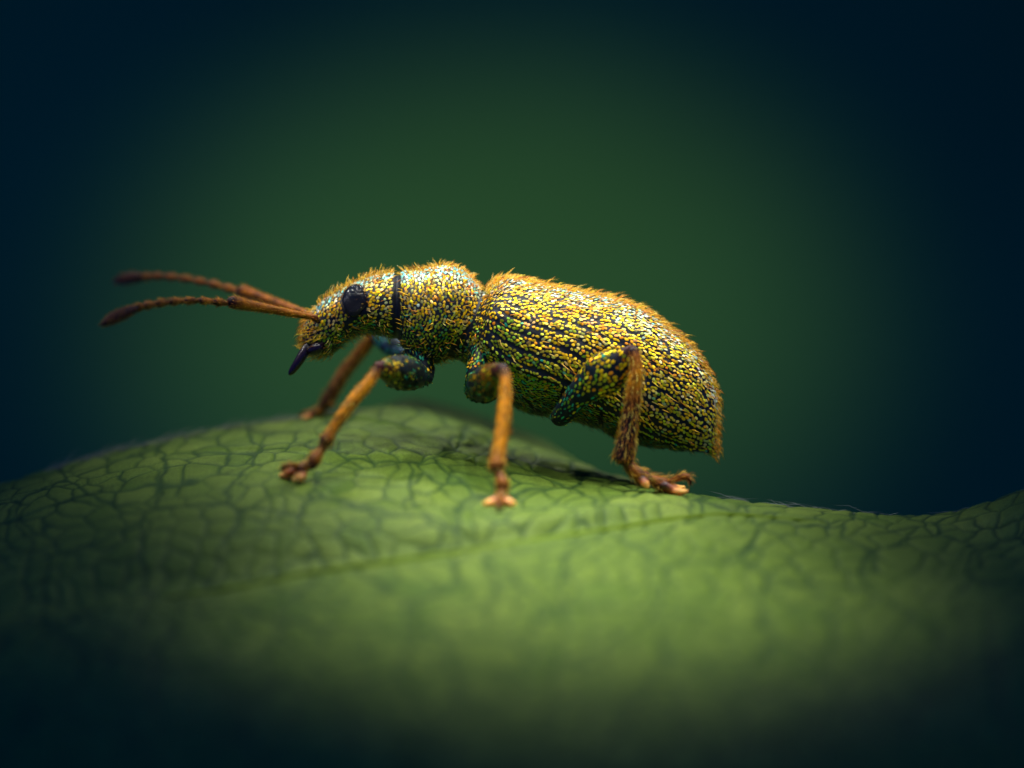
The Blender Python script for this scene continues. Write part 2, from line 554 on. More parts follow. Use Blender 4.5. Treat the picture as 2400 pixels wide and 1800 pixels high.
# ------------------------------------------------------------------ weevil: trunk
weevil = bpy.data.objects.new('weevil', None); C.objects.link(weevil)
wo = np.array([0.0, 0.0, -0.14]); weevil.location = wo
tag(weevil, 'gold and green scaled weevil with black eye standing on the leaf', 'beetle')

# station: dorsal x y, ventral x y, half width (pixels of the photograph)
ST = np.array([
    (709, 796, 712, 812, 14), (709, 776, 727, 829, 40), (721, 744, 752, 834, 54), (736, 725, 779, 828, 61),
    (758, 704, 800, 812, 67), (788, 686, 815, 798, 75), (820, 669, 834, 787, 84), (855, 654, 863, 783, 90),
    (887, 645, 893, 787, 91), (914, 641, 912, 792, 88), (928, 642, 924, 796, 85), (938, 642, 936, 800, 86),
    (946, 637, 944, 812, 95), (966, 636, 957, 830, 105), (990, 634, 976, 845, 114), (1016, 627, 1000, 853, 121),
    (1046, 623, 1020, 853, 123), (1078, 631, 1037, 847, 117), (1102, 650, 1051, 840, 108), (1120, 668, 1064, 841, 100),
    (1131, 684, 1078, 846, 94), (1142, 688, 1098, 858, 110), (1160, 672, 1125, 882, 136), (1191, 660, 1160, 917, 152),
    (1226, 663, 1196, 946, 160), (1285, 677, 1240, 968, 166), (1344, 687, 1290, 977, 168), (1403, 699, 1342, 986, 168),
    (1461, 713, 1397, 1004, 164), (1520, 739, 1449, 1029, 156), (1562, 770, 1500, 1043, 144), (1605, 806, 1550, 1051, 126),
    (1640, 846, 1590, 1056, 104), (1663, 888, 1625, 1058, 80), (1677, 928, 1650, 1058, 57), (1679, 976, 1664, 1060, 36),
    (1678, 1028, 1672, 1062, 15), (1678, 1060, 1677, 1066, 3)], float)
# elytron margin: fraction of the height at which the wing case ends, from station 20
FM = np.concatenate([np.full(20, .6), [.56, .58, .62, .67, .68, .685, .72, .785, .835, .84, .885, .915, .93, .945, .95, .96, .97, .98]])[:, None]


def trunk(u, th, off=0.0):
    """world point of the trunk; u station, th angle from the back (0) over the near side to the belly (pi)"""
    q = hermite(ST, u)
    T, B, w = q[..., 0:2], q[..., 2:4], q[..., 4]
    c = (T + B) / 2; h = (T - B) / 2
    hl_ = np.linalg.norm(h, axis=-1)
    e = 2 / 2.15
    cs, sn = np.cos(th), np.sin(th)
    cs = np.sign(cs) * abs(cs) ** e; sn = np.sign(sn) * abs(sn) ** e
    f1 = 1 + off / np.maximum(hl_, 6); f2 = 1 + off / np.maximum(w, 6)
    p = c + h * (cs * f1)[..., None]
    return np.stack([(p[..., 0] - 1200) * K, -w * sn * f2 * K, (900 - p[..., 1]) * K], -1)


NR = 72
uu = np.linspace(0, 37, 37 * 7 + 1)
th = np.linspace(0, 2 * math.pi, NR, endpoint=False)
U2, T2 = np.meshgrid(uu, th, indexing='ij')
rel = np.zeros_like(U2)
# belly segments: shallow grooves between the sternites, and the plates of the breast
vent = np.clip((abs(T2 - math.pi) < 1.15) * 1.0, 0, 1)
for us_ in (27.9, 29.6, 31.0, 32.3, 33.4):
    rel -= 5 * vent * np.exp(-((U2 - us_ + 0.25 * np.cos(T2)) / .14) ** 2)
rel -= 4 * np.exp(-((U2 - 10.4) / .5) ** 2)
BP = trunk(U2, T2, rel)
body = mesh('body', BP.reshape(-1, 3), grid_faces(len(uu), NR, True), M_cut, weevil, wo)
BN, BT, _ = grid_normals(BP, True)
if (BN * (BP - BP.mean(1, keepdims=True))).sum() < 0: BN = -BN

# wing cases
NS = 56
eu = np.linspace(20.32, 37, 198)
EL = []
for side in (1, -1):
    fm = hermite(FM, eu)[:, 0]
    tm = np.arccos(np.clip(1 - 2 * fm, -1, 1))
    k = np.linspace(0, 1, NS)
    UU = np.repeat(eu[:, None], NS, 1)
    TH = 0.006 + (tm[:, None] - 0.006) * k[None]
    off = np.full(UU.shape, 6.0)
    ph = (k * 9.5) % 1.0
    groove = np.exp(-(np.minimum(ph, 1 - ph) / .13) ** 2)
    fade = np.clip((UU - 21.6) / 1.0, 0, 1) * np.clip((36 - UU) / 2.0, 0, 1)
    off -= 2.6 * groove[None] * fade
    off -= 5 * np.exp(-((UU - 20.32) / .3) ** 2)
    off -= 2.5 * np.exp(-(k[None] / .03) ** 2)
    off += 9 * np.exp(-((UU - 22.6) / .7) ** 2 - ((k[None] - .66) / .16) ** 2)
    off += 2.5 * np.exp(-((k[None] - 1) / .05) ** 2)
    E = trunk(UU, TH, off)
    # rolled lower edge
    inner = trunk(eu, tm + 0.01, np.full(len(eu), -4.0))[:, None]
    E2 = np.concatenate([E, inner], 1)
    if side < 0: E2 = E2 * np.array([1, -1, 1]); E = E * np.array([1, -1, 1])
    o = mesh('elytron', E2.reshape(-1, 3), grid_faces(len(eu), NS + 1, False, side < 0), M_cut, weevil, wo)
    n_, t_, _ = grid_normals(E, False)
    if (n_ * (E - np.array([E[..., 0].mean(), 0, E[..., 2].mean()]))).sum() < 0: n_ = -n_
    EL.append((o, E, n_, t_, k, side))


def lin(*c):
    c = np.array(c, float) / 255
    return np.where(c <= .04045, c / 12.92, ((c + .055) / 1.055) ** 2.4)


YEL, ORA, LEM = lin(244, 192, 4), lin(232, 144, 2), lin(222, 210, 30)
GRN, TEA, PAL, OLI = lin(118, 158, 30), lin(50, 165, 120), lin(205, 228, 206), lin(160, 156, 24)
CYA, COP = lin(120, 210, 205), lin(196, 120, 50)


def pick(weights, rnd):
    """weights: list of (colour, array of weights)"""
    w = np.stack([x[1] for x in weights], -1)
    w = np.cumsum(w / w.sum(-1, keepdims=True), -1)
    r = rnd.random(len(w))[:, None]
    i = (r > w[:, :-1]).sum(-1) if w.shape[1] > 1 else np.zeros(len(w), int)
    col = np.array([x[0] for x in weights])[i]
    return np.clip(col * np.exp(rnd.normal(0, .16, (len(w), 1))) * np.exp(rnd.normal(0, .06, (len(w), 3))), 0, .95)


def px_of(pos):
    return pos[:, 0] / K + 1200, 900 - pos[:, 2] / K


def seg_dist(x, y, poly):
    best = np.full(x.shape, 1e9)
    for (x0, y0), (x1, y1) in zip(poly[:-1], poly[1:]):
        dx, dy = x1 - x0, y1 - y0
        t = np.clip(((x - x0) * dx + (y - y0) * dy) / (dx * dx + dy * dy), 0, 1)
        best = np.minimum(best, np.hypot(x - x0 - t * dx, y - y0 - t * dy))
    return best


def bumpf(x, c, w):
    return np.exp(-((x - c) / w) ** 2)


# ---- scales on the wing cases
for o, E, n_, t_, k, side in EL:
    r_ = np.random.default_rng(20 + side)

    def acc(pos, gu, gv):
        kk = gv / (NS - 1)
        ph = (kk * 9.5) % 1.0; g = np.minimum(ph, 1 - ph)
        x, y = px_of(pos)
        patch = vnoise(x / 26 + 90, y / 20 + 40, 77)
        low = np.clip((kk - .35) / .4, 0, 1)
        return (g > 0.05 + 0.11 * low) & (kk < .985) & (r_.random(len(kk)) > .75 * np.clip((patch - .66) / .15, 0, 1) * (kk > .3)) & (gu > .6)
    q = scatter(E, n_, t_, 6.9 * K, acc, 6.0, r_)
    kk = q['v'] / (NS - 1); x, y = px_of(q['pos'])
    m = len(kk)
    blot = vnoise(x / 60, y / 30, 5) - .5
    up = np.clip((.42 - kk) / .3, 0, 1)
    lo = np.clip((kk - .62 + .5 * blot) / .25, 0, 1)
    tail = np.clip((x - 1400) / 250, 0, 1)
    bl2 = np.clip((vnoise(x / 46 + 5, y / 26, 15) - .42) * 5, 0, 1)
    one = np.ones(m)
    cm = pick([(YEL, 1.2 * one), (ORA, 1.3 * bl2 * (1 - .7 * tail)), (LEM, .2 + .6 * tail)], r_)
    cu = pick([(PAL, 1.3 * one), (LEM, .5 * one), (YEL, .35 * one), (COP, .3 * one), (CYA, .25 * one)], r_)  # pale and cyan along the back: overhead highlight put into the scale colour
    cg = pick([(GRN, one), (OLI, .7 * one), (TEA, .12 * one), (YEL * .8, .35 * one)], r_)
    wu = np.clip(up * 1.15 + r_.normal(0, .22, m), 0, 1)[:, None]; wl = np.clip(lo + r_.normal(0, .2, m), 0, 1)[:, None]
    col = cm * (1 - wu) + cu * wu; col = col * (1 - wl) + cg * wl
    t = nrm(q['t'] + .3 * r_.normal(0, 1, (m, 3)))
    nar = np.clip((kk - .8) / .2, 0, 1)
    scales('elytron_scales', q['pos'], q['n'], t, (10.6 + r_.normal(0, .9, m)) * K, (6.6 - 1.4 * nar + r_.normal(0, .6, m)) * K, col, M_scale, o, wo, .22, r_)
    # bristles, longest along the back
    def acch(pos, gu, gv):
        kk = gv / (NS - 1)
        return r_.random(len(kk)) < (.75 * np.exp(-(kk / .11) ** 2) + .07 * np.exp(-(kk / .35) ** 2) + .008 + .4 * (gu > 170))
    q = scatter(E, n_, t_, 7.5 * K, acch, 4.0, r_)
    m = len(q['pos']); kk = q['v'] / (NS - 1)
    fr = np.clip(1 - q['u'] / 40, 0, 1)
    Lh = (20 + 9 * abs(r_.normal(0, 1, m)) + 14 * fr * np.exp(-(kk / .2) ** 2)) * K
    d0 = q['t'] * .8 + q['n'] * (.6 + .25 * r_.normal(0, 1, (m, 1))) + .2 * r_.normal(0, 1, (m, 3))
    d1 = q['t'] + q['n'] * (.12 + .2 * r_.normal(0, 1, (m, 1))) + .15 * r_.normal(0, 1, (m, 3))
    col = pick([(lin(240, 182, 36), np.ones(m)), (lin(214, 138, 22), np.ones(m) * .7), (lin(240, 200, 90), np.ones(m) * .3)], r_)
    hairs('elytron_hairs', q['pos'], d0, d1, Lh, 1.3 * K, col, M_hair, o, wo)

# ---- scales on the head, fore body and belly
GAPS = [([(1131, 685), (1122, 725), (1110, 760)], 4), ([(1110, 760), (1082, 792), (1052, 838)], 8), ([(897, 700), (890, 730), (882, 768)], 6), ([(962, 830), (990, 842), (1016, 840)], 5),
        ([(1332, 900), (1312, 935), (1300, 965)], 8), ([(1418, 930), (1408, 970), (1402, 1010)], 9),
        ([(1500, 985), (1492, 1040)], 7), ([(1152, 820), (1160, 850), (1166, 890)], 4), ([(1226, 930), (1262, 966)], 5)]
EYE = np.array([834.0, 706.0])
r_ = np.random.default_rng(55)


def body_accept(pos, gu, gv):
    x, y = px_of(pos)
    u = gu / (len(uu) - 1) * 37
    t = gv / NR * 2 * math.pi
    tn = np.minimum(t, 2 * math.pi - t)          # angle from the back, either side
    jit = .07 * r_.normal(0, 1, len(u))
    ok = (u > .6) & ~((u + jit > 9.4) & (u + jit < 11.5)) & ~((u + jit > 19.7) & (u + jit < 20.3))
    fm = np.interp(u, np.arange(38), FM[:, 0])
    tm = np.arccos(1 - 2 * fm)
    ok &= (u < 20.6) | (tn > tm + .035)
    side = abs(np.sin(tn)) > .35
    ex, ey = (x - EYE[0]) / 35.0, (y - EYE[1]) / 42.0
    ok &= ~((ex * ex + ey * ey < 1) & side)
    ok &= ~((seg_dist(x, y, [(826, 740), (816, 762), (812, 780)]) < 6) & side)
    ok &= ~((np.hypot(x - 741, y - 752) < 10) & side)
    ok &= ~((seg_dist(x, y, [(741, 752), (760, 744)]) < 5) & side)
    ok &= ~((np.hypot((x - 742) / 25, (y - 817) / 17) < 1))
    for poly, w in GAPS:
        ok &= ~((seg_dist(x, y, poly) < w + r_.normal(0, 1.2, len(x))) & side)
    # the neck and belly are thinly covered
    bare = np.where(u > 20, np.clip((tn - 2.5) / .5, 0, .6), np.where(u < 9.4, np.clip((tn - 2.3) / .6, 0, .75) , np.clip((tn - 2.7) / .4, 0, .5)))
    return ok & (r_.random(len(x)) > bare)


qa = scatter(BP, BN, BT, 6.7 * K, lambda p, a, b_: body_accept(p, a, b_) & (a / (len(uu) - 1) * 37 < 20), 6.0, r_, wrap=True)
qb = scatter(BP, BN, BT, 5.2 * K, lambda p, a, b_: body_accept(p, a, b_) & (a / (len(uu) - 1) * 37 >= 20), 6.0, r_, wrap=True)
q = {k_: np.concatenate([qa[k_], qb[k_]]) for k_ in qa}
u = q['u'] / (len(uu) - 1) * 37
tn = q['v'] / NR * 2 * math.pi; tn = np.minimum(tn, 2 * math.pi - tn)
x, y = px_of(q['pos'])
m = len(u)
dv = nrm(np.cross(q['n'], q['t']))                                # around the body
dv = dv * np.sign(dv[:, 2:3] + 1e-9)                              # pointing up
blot = vnoise(x / 24, y / 20, 9) - .5
zone = np.where(u < 9.5, 0, np.where(u < 20, 1, 2))
up = np.clip((1.0 - tn) / .5, 0, 1)
lo = np.clip((tn - np.where(zone == 1, 1.38, 1.55) + .9 * blot) / .5, 0, 1)
t_dir = np.where((zone == 1)[:, None], dv * .9 - q['t'] * .25 * np.sign(np.cos(tn))[:, None], q['t'] + .25 * dv)
t_dir = nrm(t_dir + .28 * r_.normal(0, 1, (m, 3)))
one = np.ones(m)
cm = pick([(YEL, 1.2 * one), (ORA, np.clip(blot * 3 + .2, 0, 1) * .8), (LEM, .25 * one)], r_)
cu = pick([(PAL, one), (CYA, .9 * one), (YEL, .3 * one), (COP, .2 * one)], r_)  # cool highlight from above painted into the upper scales
cg = pick([(GRN, one), (TEA, .35 * one), (OLI, .4 * one), (YEL * .7, .25 * one)], r_)
wu = np.clip(up * 1.2 + r_.normal(0, .22, m), 0, 1)[:, None]; wl = np.clip(lo + r_.normal(0, .2, m), 0, 1)[:, None]
col = cm * (1 - wu) + cu * wu; col = col * (1 - wl) + cg * wl
nar = np.clip((tn - 1.9) / .6, 0, 1) * np.where(zone == 1, .55, 1.0)
Ls = (9.6 + 4.0 * nar + r_.normal(0, .9, m)) * K
Ws = (6.7 - 3.9 * nar + r_.normal(0, .5, m)) * K
for z, nm in ((0, 'head_scales'), (1, 'pronotum_scales'), (2, 'abdomen_scales')):
    s = zone == z
    scales(nm, q['pos'][s], q['n'][s], t_dir[s], Ls[s], Ws[s], col[s], M_scale, body, wo, .2, r_)


# body hairs: short gold ones on the back of head and pronotum, dark fine ones below
def acc_top(pos, gu, gv):
    u = gu / (len(uu) - 1) * 37
    t = gv / NR * 2 * math.pi; tn = np.minimum(t, 2 * math.pi - t)
    p = np.where(u < 9.3, .55 * np.exp(-(tn / .55) ** 2) + .08 + .35 * (u < 3.2), np.where((u > 11.6) & (u < 19.3), .8 * np.exp(-(tn / .5) ** 2) + .05, 0))
    return r_.random(len(u)) < p


q = scatter(BP, BN, BT, 6.5 * K, acc_top, 3.0, r_, wrap=True)
m = len(q['pos'])
u = q['u'] / (len(uu) - 1) * 37
fwd = np.where((u > 11)[:, None], q['t'] * np.where(u < 15.5, -.5, .45)[:, None], q['t'] * np.where(u < 3.5, -.9, .35)[:, None])
d0 = q['n'] * .8 + fwd + .3 * r_.normal(0, 1, (m, 3))
d1 = q['n'] * .35 + fwd * 1.3 + .3 * r_.normal(0, 1, (m, 3))
col = pick([(lin(240, 182, 36), np.ones(m)), (lin(208, 134, 22), np.ones(m) * .7), (lin(230, 200, 100), np.ones(m) * .3)], r_)
hairs('back_hairs', q['pos'], d0, d1, (12 + 7 * abs(r_.normal(0, 1, m)) + 8 * (u < 3)) * K, 1.1 * K, col, M_hair, body, wo)


def acc_low(pos, gu, gv):
    u = gu / (len(uu) - 1) * 37
    t = gv / NR * 2 * math.pi; tn = np.minimum(t, 2 * math.pi - t)
    return (tn > 2.2) & (r_.random(len(u)) < .5) & ((u > 21) | (u < 7))


q = scatter(BP, BN, BT, 8 * K, acc_low, 3.0, r_, wrap=True)
m = len(q['pos'])
d0 = q['n'] * .5 + q['t'] * .8 + .25 * r_.normal(0, 1, (m, 3))
d1 = q['n'] * .2 + q['t'] + .25 * r_.normal(0, 1, (m, 3))
col = pick([(lin(120, 110, 60), np.ones(m)), (lin(60, 55, 40), np.ones(m)), (lin(170, 165, 90), np.ones(m) * .5)], r_)
hairs('belly_hairs', q['pos'], d0, d1, (13 + 4 * r_.normal(0, 1, m)) * K, .7 * K, col, M_hair, body, wo)

# ---- tail tip: a small tuft of pale gold hairs where the wing cases end
m = 70
r2 = np.random.default_rng(8)
pos = np.array([Wp(1676, 1056, 0)]) + r2.normal(0, 1, (m, 3)) * np.array([4, 5, 5]) * K
d = np.array([.25, 0, -1.0]) + r2.normal(0, .25, (m, 3))
hairs('tail_tuft', pos, d, d + np.array([.3, 0, 0]), (13 + 4 * r2.normal(0, 1, m)) * K, 1.1 * K,
      pick([(lin(250, 215, 110), np.ones(m)), (lin(230, 160, 50), np.ones(m))], r2), M_hair, body, wo)

# ---- eyes: a low dome set with rows of tiny lenses
for side in (-1, 1):
    nth, nr_ = 40, 14
    a = np.linspace(0, 2 * math.pi, nth, endpoint=False); rr = np.linspace(0.02, 1, nr_)
    R_, A_ = np.meshgrid(rr, a, indexing='ij')
    # outline: rounded above, drawn to a blunt point below
    ox = np.cos(A_) * 31; oy = np.sin(A_) * 39
    ox = ox * (1 - .30 * np.clip(-np.sin(A_), 0, 1) ** 1.5); ox = ox + 3 * np.sin(A_)
    edep = lambda r_q, s_q: 86 + 13 * np.sqrt(np.clip(1 - r_q ** 2, 0, 1)) - 3 * r_q ** 4 - 16 * np.clip(s_q, -.2, 1) * r_q ** 2
    depth = edep(R_, np.sin(A_))

    def eyep(ex, ez, dp):
        return np.stack([(EYE[0] + ex - 1200) * K, side * dp * K, (900 - EYE[1] + ez) * K], -1)
    P = eyep(ox * R_, oy * R_, depth)
    P = np.concatenate([P, eyep(ox[-1:] * 1.0, oy[-1:] * .98, depth[-1:] - 45)])     # wall down into the head
    eye = mesh('eye', P.reshape(-1, 3), grid_faces(nr_ + 1, nth, True, side > 0), M_eye, weevil, wo)
    # lenses on a hexagonal lattice
    lens = []
    st = 4.3
    for i in range(-14, 15):
        for j in range(-16, 17):
            ex, ez = (i + .5 * (j % 2)) * st, j * st * .866
            ca = math.atan2(ez / 39, ex / 31); sc = (1 - .30 * max(-math.sin(ca), 0) ** 1.5)
            rho = math.hypot((ex - 3 * math.sin(ca)) / (31 * sc), ez / 39)
            if rho < .95: lens.append((ex, ez, float(edep(np.array(rho), np.array(math.sin(ca)))), rho))
    lens = np.array(lens)
    c0 = eyep(lens[:, 0], lens[:, 1], lens[:, 2])
    ctr = eyep(np.array(0.0), np.array(0.0), np.array(62.0))
    n_ = nrm(c0 - ctr)
    s1 = nrm(np.cross(n_, np.array([0, 0, 1.0]))); s2 = np.cross(n_, s1)
    V = []
    for rad, h in ((2.25, -.6), (1.75, .9), (.9, 1.8)):
        for kq in range(6):
            aq = math.pi / 3 * kq
            V.append(c0 + (s1 * math.cos(aq) + s2 * math.sin(aq)) * rad * K + n_ * h * K)
    V.append(c0 + n_ * 2.05 * K)
    V = np.stack(V, 1)
    f = []
    for lv in (0, 6):
        for kq in range(6):
            k2 = (kq + 1) % 6
            f += [[lv + kq, lv + k2, lv + 6 + k2], [lv + kq, lv + 6 + k2, lv + 6 + kq]]
    f += [[12 + kq, 12 + (kq + 1) % 6, 18] for kq in range(6)]
    F = (np.array(f)[None] + 19 * np.arange(len(lens))[:, None, None]).reshape(-1, 3)
    mesh('lenses', V.reshape(-1, 3), F, M_eye, eye, wo, True, None, 'stuff')


# ---- mouth: the long curved jaw cusp and the jaw itself
def pts(rows):
    return np.array([[*Wp(a, b_, d), r * K] for a, b_, d, r in rows])


tube('mandible_cusp', pts([(724, 806, -.022, 9), (717, 818, -.026, 11), (707, 836, -.03, 11.5), (697, 852, -.032, 10.5), (688, 865, -.032, 9), (682, 873, -.032, 7), (679, 877, -.032, 4)]),
     M_mand, weevil, wo, None, 8, 18)
for side in (-1, 1):
    tube('mandible', pts([(754, 806, side * .034, 9), (743, 816, side * .037, 14), (728, 822, side * .028, 12), (716, 822, side * .012, 6)]), M_mand, weevil, wo, None, 6, 16)

# ------------------------------------------------------------------ legs
AMB, AMB2, PUR, PURD, DK = lin(178, 112, 0), lin(122, 66, 2), lin(66, 28, 22), lin(40, 19, 20), np.array([.006, .012, .016])
PADC, PAD2 = lin(232, 168, 70), lin(176, 92, 18)


def ramp(stops):
    xs = [s[0] for s in stops]; cs = np.array([s[1] for s in stops])
    return lambda u: np.array([np.interp(u, xs, cs[:, i]) for i in range(3)])


def leg_hairs(parent, Ps, dens, L, rnd, cols, r=.7):
    pos, d0, d1 = [], [], []
    for P, uu_ in Ps:
        N, T, _ = grid_normals(P, True)
        cen = P.mean(1, keepdims=True)
        if (N * (P - cen)).sum() < 0: N = -N
        q = scatter(P[3:-3], N[3:-3], T[3:-3], dens * K, lambda p, a, b_: np.ones(len(p), bool), 3.0, rnd, wrap=True)
        m = len(q['pos'])
        pos.append(q['pos'])
        d0.append(q['n'] * .55 + q['t'] * .85 + .2 * rnd.normal(0, 1, (m, 3)))
        d1.append(q['n'] * .12 + q['t'] + .2 * rnd.normal(0, 1, (m, 3)))
    pos, d0, d1 = map(np.concatenate, (pos, d0, d1))
    m = len(pos)
    col = pick([(c_, np.ones(m)) for c_ in cols], rnd)
    hairs('leg_hairs', pos, d0, d1, L * K * (1 + .25 * rnd.normal(0, 1, m)), r * K, col, M_hair, parent, wo)


def femur_scales(parent, P, rnd, rng_u, dens, palette, bare=.5, big=0.0):
    N, T, _ = grid_normals(P, True)
    if (N * (P - P.mean(1, keepdims=True))).sum() < 0: N = -N
    n0 = P.shape[0]

    def acc(pos, gu, gv):
        u = gu / n0
        x, y = px_of(pos)
        pt = vnoise(x / 17 + 11, y / 17 + 3, 13)
        return (u > rng_u[0]) & (u < rng_u[1]) & (rnd.random(len(u)) > np.clip((pt - bare) / .12, 0, .96))
    q = scatter(P, N, T, dens * K, acc, 4.0, rnd, wrap=True)
    m = len(q['pos'])
    fr = q['u'] / n0
    gold = np.clip((fr - .45) / .15, 0, 1)
    col = pick([(c_, np.ones(m) * w * (.25 + 1.5 * gold if c_[0] > .35 else 1.4 - gold)) for c_, w in palette], rnd)
    nar = np.clip((.5 - fr) / .3, 0, 1)
    return scales('femur_scales', q['pos'], q['n'], nrm(q['t'] + .2 * rnd.normal(0, 1, (m, 3))), (10 + 5 * nar + big * gold) * K, (6.2 - 3.9 * nar + big * .8 * gold) * K, col, M_scale, parent, wo, .25, rnd)


def make_leg(fem, tib, tarsi, pads, claw, fem_pal, seed, fem_flat=None, tib_col=None, hair_d=5.5, hair_L=11, spur=None, fcol=None, bare=.5, coxa=None, big=0.0):
    rnd = np.random.default_rng(seed)
    leg = bpy.data.objects.new('leg', None); C.objects.link(leg); leg.parent = weevil
    f_, PF, uf = tube('femur', pts(fem), M_leg, leg, wo, fcol or ramp([(0, DK), (.72, DK), (.86, PUR * .8), (.93, PURD), (1, PUR)]), 10, 28, fem_flat)
    t_, PT, ut = tube('tibia', pts(tib), M_leg, leg, wo, tib_col or ramp([(0, PUR), (.08, PUR), (.2, AMB), (.6, AMB), (.82, AMB2), (.93, PUR), (1, PURD)]), 8, 18)
    hs = [(PT, ut)]
    for k_, ts in enumerate(tarsi):
        _, PP, up_ = tube('tarsal_segment', pts(ts), M_leg, leg, wo, ramp([(0, PUR), (.35, AMB2), (.7, AMB2 * .9), (1, PURD * 1.3)]), 7, 16)
        hs.append((PP, up_))
    for pd in pads:
        tube('foot_pad', pts(pd[0]), M_pad, leg, wo, ramp([(0, PUR), (.35, PAD2), (.7, PADC), (1, PADC)]), 7, 16, pd[1])
    for cw in claw:
        _, PP, up_ = tube('claw', pts(cw), M_leg, leg, wo, ramp([(0, AMB2), (.6, AMB2 * .8), (1, PURD)]), 7, 12)
        hs.append((PP, up_))
    if spur:
        tube('spur', pts(spur), M_leg, leg, wo, ramp([(0, AMB2), (1, AMB)]), 5, 10)
    femur_scales(leg, PF, rnd, (.12, .86), 6.6 + .5 * big, fem_pal, bare, big)
    if coxa:
        _, PC, uc = tube('coxa', pts(coxa), M_leg, leg, wo, ramp([(0, DK), (1, DK)]), 8, 24)
        femur_scales(leg, PC, rnd, (.05, .8), 6.4, [(c_ * .6, w) for c_, w in fem_pal] + [(YEL * .6, .6), (ORA * .6, .3)], .6).name = 'coxa_scales'
    leg_hairs(leg, hs, hair_d, hair_L, rnd, [lin(214, 158, 30), lin(180, 112, 24), lin(226, 190, 80)])
    return leg


green_pal = [(GRN, .5), (TEA * .8, .6), (YEL, .25), (OLI, .3)]
gold_pal = [(YEL, 1.0), (ORA, .35), (GRN, .5), (TEA, .35), (OLI, .3), (LEM, .3)]
vfl = lambda f_: ((0, 0, 1), f_)

# near fore leg
make_leg([(1004, 866, -.03, 16), (1000, 886, -.06, 15), (985, 884, -.09, 22), (962, 877, -.14, 38), (936, 872, -.19, 40), (912, 866, -.235, 29), (894, 862, -.262, 17), (886, 861, -.272, 13)],
         [(887, 862, -.27, 11), (878, 878, -.274, 12), (858, 904, -.282, 14), (832, 934, -.29, 14.5), (806, 968, -.298, 14), (785, 998, -.304, 12), (774, 1014, -.307, 12.5), (765, 1032, -.31, 16), (758, 1042, -.312, 11)],
         [[(760, 1044, -.312, 9), (750, 1058, -.315, 10), (738, 1076, -.32, 15), (728, 1090, -.322, 13)], [(732, 1086, -.32, 9), (716, 1092, -.325, 12), (702, 1100, -.33, 13)]],
         [([(708, 1098, -.325, 10), (706, 1110, -.33, 14), (700, 1121, -.335, 15), (690, 1124, -.335, 8)], vfl(.6)), ([(700, 1096, -.31, 10), (682, 1106, -.305, 15), (670, 1113, -.30, 15), (660, 1114, -.30, 9)], vfl(.65))],
         [[(700, 1094, -.33, 6), (684, 1090, -.345, 6), (668, 1094, -.35, 7), (660, 1102, -.35, 4)]],
         green_pal, 31, bare=.3, coxa=[(982, 826, -.03, 34), (988, 848, -.04, 26), (995, 868, -.05, 17), (999, 884, -.058, 12)])
# far fore leg
make_leg([(985, 850, .04, 18), (965, 836, .09, 22), (938, 818, .15, 25), (910, 806, .2, 23), (888, 792, .235, 15), (880, 784, .248, 12)],
         [(881, 784, .248, 11), (868, 797, .252, 14), (840, 832, .26, 15.5), (810, 870, .27, 15.5), (786, 908, .278, 16), (768, 938, .285, 17), (758, 954, .288, 13)],
         [[(759, 952, .288, 9), (750, 962, .289, 12), (738, 968, .29, 11)], [(742, 967, .29, 8), (730, 972, .292, 11), (722, 975, .293, 9)]],
         [([(728, 974, .28, 7), (718, 977, .27, 10), (710, 979, .265, 6)], vfl(.5)), ([(728, 974, .30, 7), (718, 977, .31, 10), (710, 979, .315, 6)], vfl(.5))],
         [[(725, 970, .292, 5), (714, 968, .294, 5), (704, 972, .296, 3)]],
         [(lin(70, 95, 110), 1.0), (TEA * .5, .4)], 32, spur=[(772, 944, .275, 5), (779, 949, .272, 4), (783, 952, .27, 2)],
         tib_col=ramp([(0, AMB2), (.25, AMB2), (.5, lin(150, 90, 40)), (.8, PUR * 1.2), (1, PURD)]))
# near mid leg
make_leg([(1118, 868, -.06, 24), (1112, 900, -.09, 22), (1116, 912, -.12, 27), (1132, 906, -.165, 38), (1144, 894, -.215, 39), (1158, 880, -.265, 29), (1172, 870, -.3, 18), (1180, 867, -.315, 14)],
         [(1181, 868, -.315, 12), (1184, 888, -.322, 12.5), (1184, 930, -.334, 14), (1180, 980, -.348, 15), (1173, 1030, -.362, 15), (1167, 1070, -.372, 16.5), (1164, 1092, -.378, 19), (1166, 1103, -.38, 12)],
         [[(1167, 1100, -.38, 8), (1172, 1114, -.385, 10), (1177, 1134, -.39, 16), (1178, 1146, -.392, 13)], [(1178, 1142, -.392, 9), (1176, 1156, -.396, 11), (1173, 1167, -.40, 14)]],
         [([(1170, 1164, -.40, 10), (1157, 1174, -.405, 14), (1144, 1179, -.41, 13), (1136, 1180, -.41, 7)], vfl(.6)), ([(1177, 1164, -.40, 10), (1188, 1174, -.405, 14), (1198, 1179, -.41, 13), (1205, 1180, -.41, 7)], vfl(.6))],
         [[(1174, 1166, -.405, 7), (1172, 1174, -.43, 7), (1170, 1183, -.45, 6), (1166, 1189, -.455, 3)]],
         green_pal + [(ORA, .3)], 33, bare=.5, coxa=[(1132, 822, -.055, 36), (1124, 848, -.07, 30), (1114, 874, -.085, 22), (1110, 896, -.09, 16)],
         fcol=ramp([(0, DK), (.66, DK), (.76, AMB2 * .6), (.86, PUR * .9), (.93, PUR), (1, PURD)]))
